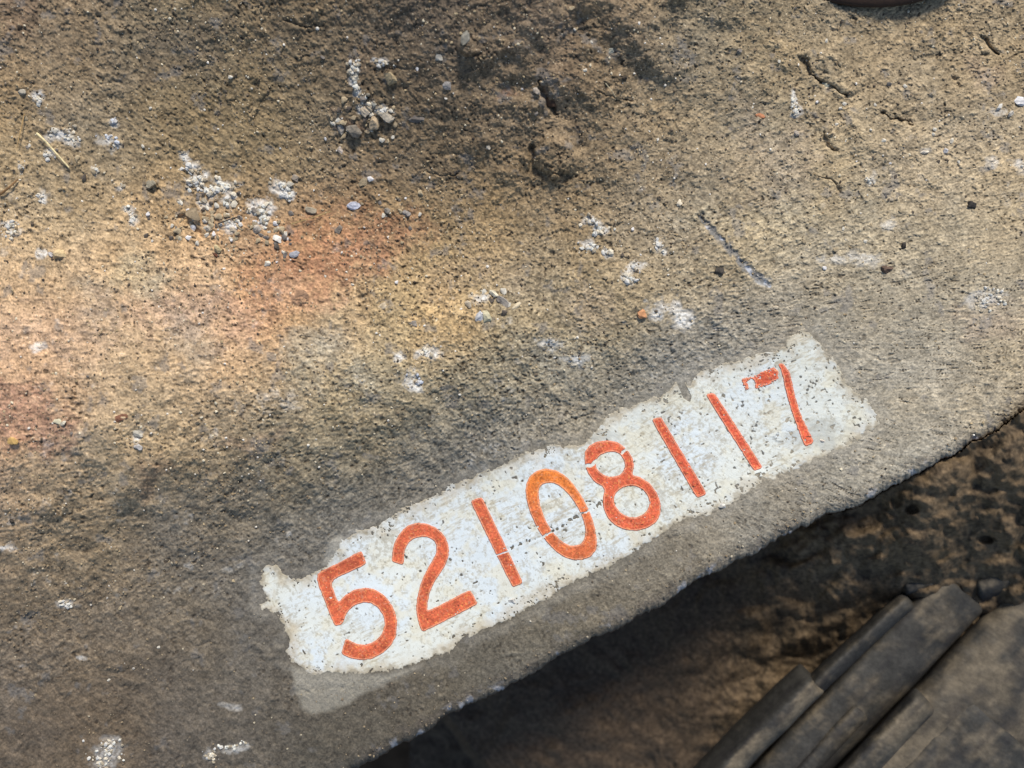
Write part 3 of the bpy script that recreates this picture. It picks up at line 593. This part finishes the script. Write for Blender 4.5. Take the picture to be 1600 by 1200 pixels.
# small pebbles of no individual look
rr = random.Random(11)
protos = [blob('small_pebble', -300, -300, -20, px, px, px * .7, c, M_stone, 300 + k, sub=2, amp=.3, cvar=.25) for k, c in enumerate(
    [(150,134,108),(120,112,104),(196,188,172),(168,150,120),(94,84,74),(205,200,196)])]
CL = [(335,350,80,45,85),(570,190,60,35,30),(430,365,45,28,20),(600,320,60,25,14),(90,240,70,50,10),(760,470,50,30,8),(960,400,80,60,14),(1450,250,140,80,26),
      (1320,130,140,90,22),(1000,120,180,90,16),(300,150,250,110,16),(1350,380,150,70,12),(150,640,150,60,8),(560,450,120,60,12),(250,950,200,150,8)]
CN = ['cream brown','dark grey brown','pale grey','tan','near-black brown','whitish']
CW = ['among the upper left crusts','by the broken ring of white crust','near the two-pronged white crust','near the bluish white stone','beside the straw at far left','near the cracked pale pebble',
      'left of the dark scratch','in dirt near the right edge','by the crooked dark crack','in the top centre dirt','on the dirt at upper left','right of the dark scratch',
      'below the peach stain on the left','between the stains and the painted patch','on the grey dirt left of the painted patch']
k = 0; used = [False] * 6
for ci, (a, b, su, sv, n) in enumerate(CL):
    for _ in range(n):
        u = rr.gauss(a, su * .55); v = rr.gauss(b, sv * .55)
        if psdf(np.array([u]), np.array([v]))[0] > -14 or v > edge(np.array([u]))[0] - 20 or not (2 < u < 1598 and 2 < v < 1198): continue
        j = rr.choice([0, 0, 1, 2, 2, 3, 3, 4, 5]); s = rr.uniform(1.6, 4.2) * (1.35 if ci < 6 else 1)
        if used[j]: o = protos[j].copy(); C.collection.objects.link(o)
        else: o = protos[j]; used[j] = True
        o.location = W(u, v, Hat(u, v) + s * .05 + .05); o.scale = (s, s * rr.uniform(.65, 1), s * rr.uniform(.6, 1)); o.rotation_euler = (0, 0, rr.uniform(0, 6.28))
        tag(o, ('tiny ' if s < 2.4 else 'small ' if s < 3.8 else 'larger ') + CN[j] + ' pebble ' + CW[ci] + ', ' + ('upper ' if v < b else 'lower ') + ('left' if u < a else 'right') + ' side', 'pebble', 'small loose pebbles on the caked dirt')
for j in range(6):
    if not used[j]: bpy.data.objects.remove(protos[j])

# loose grit: thousands of grains in one mesh
def grains(name, us, vs, sizes, cols, m, hh=None, lift=.2):
    t = (1 + 5 ** .5) / 2
    ico = np.array([(-1,t,0),(1,t,0),(-1,-t,0),(1,-t,0),(0,-1,t),(0,1,t),(0,-1,-t),(0,1,-t),(t,0,-1),(t,0,1),(-t,0,-1),(-t,0,1)]) / 1.9
    fc = np.array([(0,11,5),(0,5,1),(0,1,7),(0,7,10),(0,10,11),(1,5,9),(5,11,4),(11,10,2),(10,7,6),(7,1,8),(3,9,4),(3,4,2),(3,2,6),(3,6,8),(3,8,9),(4,9,5),(2,4,11),(6,2,10),(8,6,7),(9,8,1)])
    n = len(us); r2 = np.random.RandomState(len(us))
    if hh is None: hh = form(us, vs)[0]
    x, y, z = W(us, vs, hh + sizes * 250 * S * lift * 4)
    co = ico[None] * (1 + r2.uniform(-.3, .3, (n, 12, 1))); ax = r2.uniform(.6, 1.15, (n, 1, 3)); co = co * ax
    a = r2.uniform(0, 6.28, n)[:, None]; cx = co[..., 0] * np.cos(a) - co[..., 1] * np.sin(a); cy = co[..., 0] * np.sin(a) + co[..., 1] * np.cos(a)
    co = np.stack([cx, cy, co[..., 2] * .8], -1) * (sizes * S)[:, None, None] + np.stack([x, y, z], -1)[:, None]
    f = (fc[None] + (np.arange(n) * 12)[:, None, None]).reshape(-1, 3)
    return link_mesh(name, co.reshape(-1, 3), f, m, None, np.repeat(cols[:, None], 12, 1).reshape(-1, 3), smooth=False)
n = 90000; us = R.uniform(-60, 1660, n); vs = R.uniform(-60, 1260, n)
dens = .35 + .65 * sst(-.3, .4, fbm(us, vs, 110, 3, 4)); ok = (R.rand(n) < dens) & (psdf(us, vs) < -8) & (vs < edge(us) - 2) & ((vs < 1010 - .52 * us + 30) | (R.rand(n) < .25) | (vs > edge(us) - 30))
us, vs = us[ok], vs[ok]; n = len(us); sz = .5 + R.rand(n) ** 5 * 1.9
pal = np.array([lin(c) for c in [(150,130,100),(120,104,84),(100,88,74),(176,156,122),(205,192,165),(70,60,52),(222,214,200)]])
cc = pal[R.choice(7, n, p=[.27,.2,.15,.16,.09,.09,.04])]
q = (.45 + .55 * sst(1000, 650, vs))[:, None]; cc = cc * q + lin((112,100,84)) * (1 - q)
g = grains('loose_grit', us, vs, sz, cc, M_stone); tag(g, 'fine sandy grit clinging all over the dirty metal', 'grit', kind='stuff')

# salt crusts: each patch is a cluster of small white granules
PLACES = {}
for i, (a, b, ru, rv) in enumerate(WHITE):
    pass
GR = [  # merged neighbours -> one crust each, with its own label
 ([0,1,2,3],'broken ring of white crust with open right side, upper centre'),([4,5],'white crust round the stones below the broken ring'),
 ([6,7,8,11],'long white crust leading down to the left of the big crust patch'),([9,10,12],'broad lacy white crust above the largest flat brown stone'),
 ([13,14],'thick bright white crust with two prongs left of the orange stain'),([15,16],'small grey white crust above right of the two-pronged crust'),
 ([17],'white crust under the thin dark twig'),([18,19,20],'lacy white crust beside the straw at far left'),([21,22],'bluish white crust right of the straw'),
 ([23],'tiny bluish crust spot above the bluish white crust'),([24],'slim white crust left below the straw'),([25],'small bright white spot right below the straw'),
 ([26],'small white spot at the left above the edge crust'),([27,28],'white crust touching the left edge of the picture'),
 ([29,30],'leaning white crust between the left edge and the big crust patch'),([31],'faint white crust above the leaning one'),([32],'faint grey crust at upper left'),
 ([35,36],'lacy white crust left of centre right, above the curly one'),([37,38],'curly white crust under the lacy one at centre'),([39,40],'white crust between the curly one and the dark scratch'),
 ([41,42],'small white crust pair left of the dark scratch'),([44,45],'bluish white crust above the painted patch at centre left'),([46],'small pale crust below the yellow stain'),
 ([48,49],'short vertical white streak at upper right'),([50],'small round white crust at right'),([51],'faint white crust in the right-hand dirt'),
 ([54,55],'pale crust at the right edge above the flange'),([56],'white crust spot at the right edge under the bright white stone'),
 ([62,63],'blurry white crust at the bottom left'),([64,65],'pale crust on the bottom, left of the straight edge'),([66],'faint white crust at the left edge, lower half')]
for gi, (ids, lb) in enumerate(GR):
    U_, V_ = [], []
    for i in ids:
        a, b, ru, rv = WHITE[i]; m = int(12 + ru * rv * .42)
        aa = R.uniform(0, 6.28, m); q = np.abs(R.normal(0, .62, m)); U_.append(a + np.cos(aa) * q * ru + R.normal(0, 1, m)); V_.append(b + np.sin(aa) * q * rv + R.normal(0, 1, m))
    u_ = np.concatenate(U_); v_ = np.concatenate(V_); kp = fbm(u_, v_, 12, 3, 5, .7) > -.12; u_, v_ = u_[kp], v_[kp]
    if len(u_) < 5: continue
    big = 1.25 if gi in (0, 1, 2, 3, 4, 5, 6, 17, 18, 19) else .95; sz = (.7 + R.rand(len(u_)) ** 2.4 * 3.4) * big; tint = np.array([(206,202,190),(196,192,184),(206,194,172),(158,146,126)]); cc = lin(tint[R.randint(0, 4, len(u_))])
    if 'luish' in lb: cc = cc * np.array([.85, .92, 1.12])
    o = grains('mineral_crust', u_, v_, sz, np.clip(cc, 0, .8), M_salt); tag(o, lb, 'crust')

def stalk(name, pts, r0, r1, c, m, label, cat, lift=.6):
    pts = np.array(pts, float); t = np.linspace(0, 1, 24); k = np.linspace(0, 1, len(pts))
    u = np.interp(t, k, pts[:, 0]); v = np.interp(t, k, pts[:, 1]); hgt = np.array([Hat(a, b) for a, b in zip(u, v)]); hgt = np.convolve(np.pad(hgt, 3, 'edge'), np.ones(7) / 7, 'valid') + lift
    if pts.shape[1] > 2: hgt = hgt + np.interp(t, k, pts[:, 2])
    x, y, z = W(u, v, hgt); P = np.stack([x, y, z], -1); T = np.gradient(P, axis=0); T /= np.linalg.norm(T, axis=1)[:, None]
    A = np.cross(T, [0, 0, 1]); A /= np.linalg.norm(A, axis=1)[:, None]; B = np.cross(T, A); r = (r0 + (r1 - r0) * t) * S; n = 8
    ring = [P + (A * math.cos(q) + B * math.sin(q) * .6) * r[:, None] for q in np.linspace(0, 2 * math.pi, n, endpoint=False)]
    co = np.stack(ring, 1).reshape(-1, 3); i = np.arange(24 * n).reshape(24, n); f = np.stack([i[:-1], np.roll(i, -1, 1)[:-1], np.roll(i, -1, 1)[1:], i[1:]], -1).reshape(-1, 4)
    o = link_mesh(name, co, f, m, None, np.repeat(lin(c)[None], len(co), 0)); tag(o, label, cat); return o
stalk('straw_stalk', [(57,208,1.5),(72,222,1),(88,240,1.2),(108,262,.2)], 1.9, 1.2, (214,196,150), M_stone, 'pale dry straw stalk lying slanted near the left edge', 'straw')
stalk('straw_stalk', [(38,178,.5),(32,205,1),(26,232,.3)], .9, .6, (172,140,92), M_stone, 'thin tan straw upright left of the pale one', 'straw')
stalk('straw_stalk', [(0,304,.5),(14,293,1),(28,280,.3)], 2.2, 1.2, (120,90,58), M_stone, 'brown blade stub at the left edge', 'straw')
stalk('thin_twig', [(340,350,.8),(358,343,1),(375,338,.5)], 1.1, .7, (58,52,48), M_stone, 'thin dark twig across the white crust above the tan pebble', 'twig')
stalk('plant_fibre', [(455,350,.4),(485,341,.8),(518,330,.3)], .6, .4, (170,148,96), M_stone, 'fine straw-coloured fibre beside the orange stain', 'fibre')
stalk('plant_fibre', [(946,130,.4),(957,143,.8),(962,152,.3)], .6, .4, (200,185,150), M_stone, 'fine pale fibre in the upper right dirt', 'fibre')
stalk('plant_fibre', [(690,262,.3),(705,271,.5),(722,268,.3)], .6, .4, (60,50,42), M_stone, 'short dark curved hair in the upper middle', 'fibre')
stalk('plant_fibre', [(600,115,.3),(612,98,.4),(640,95,.2)], .5, .4, (62,54,46), M_stone, 'short dark hair over the ring of white crust', 'fibre')
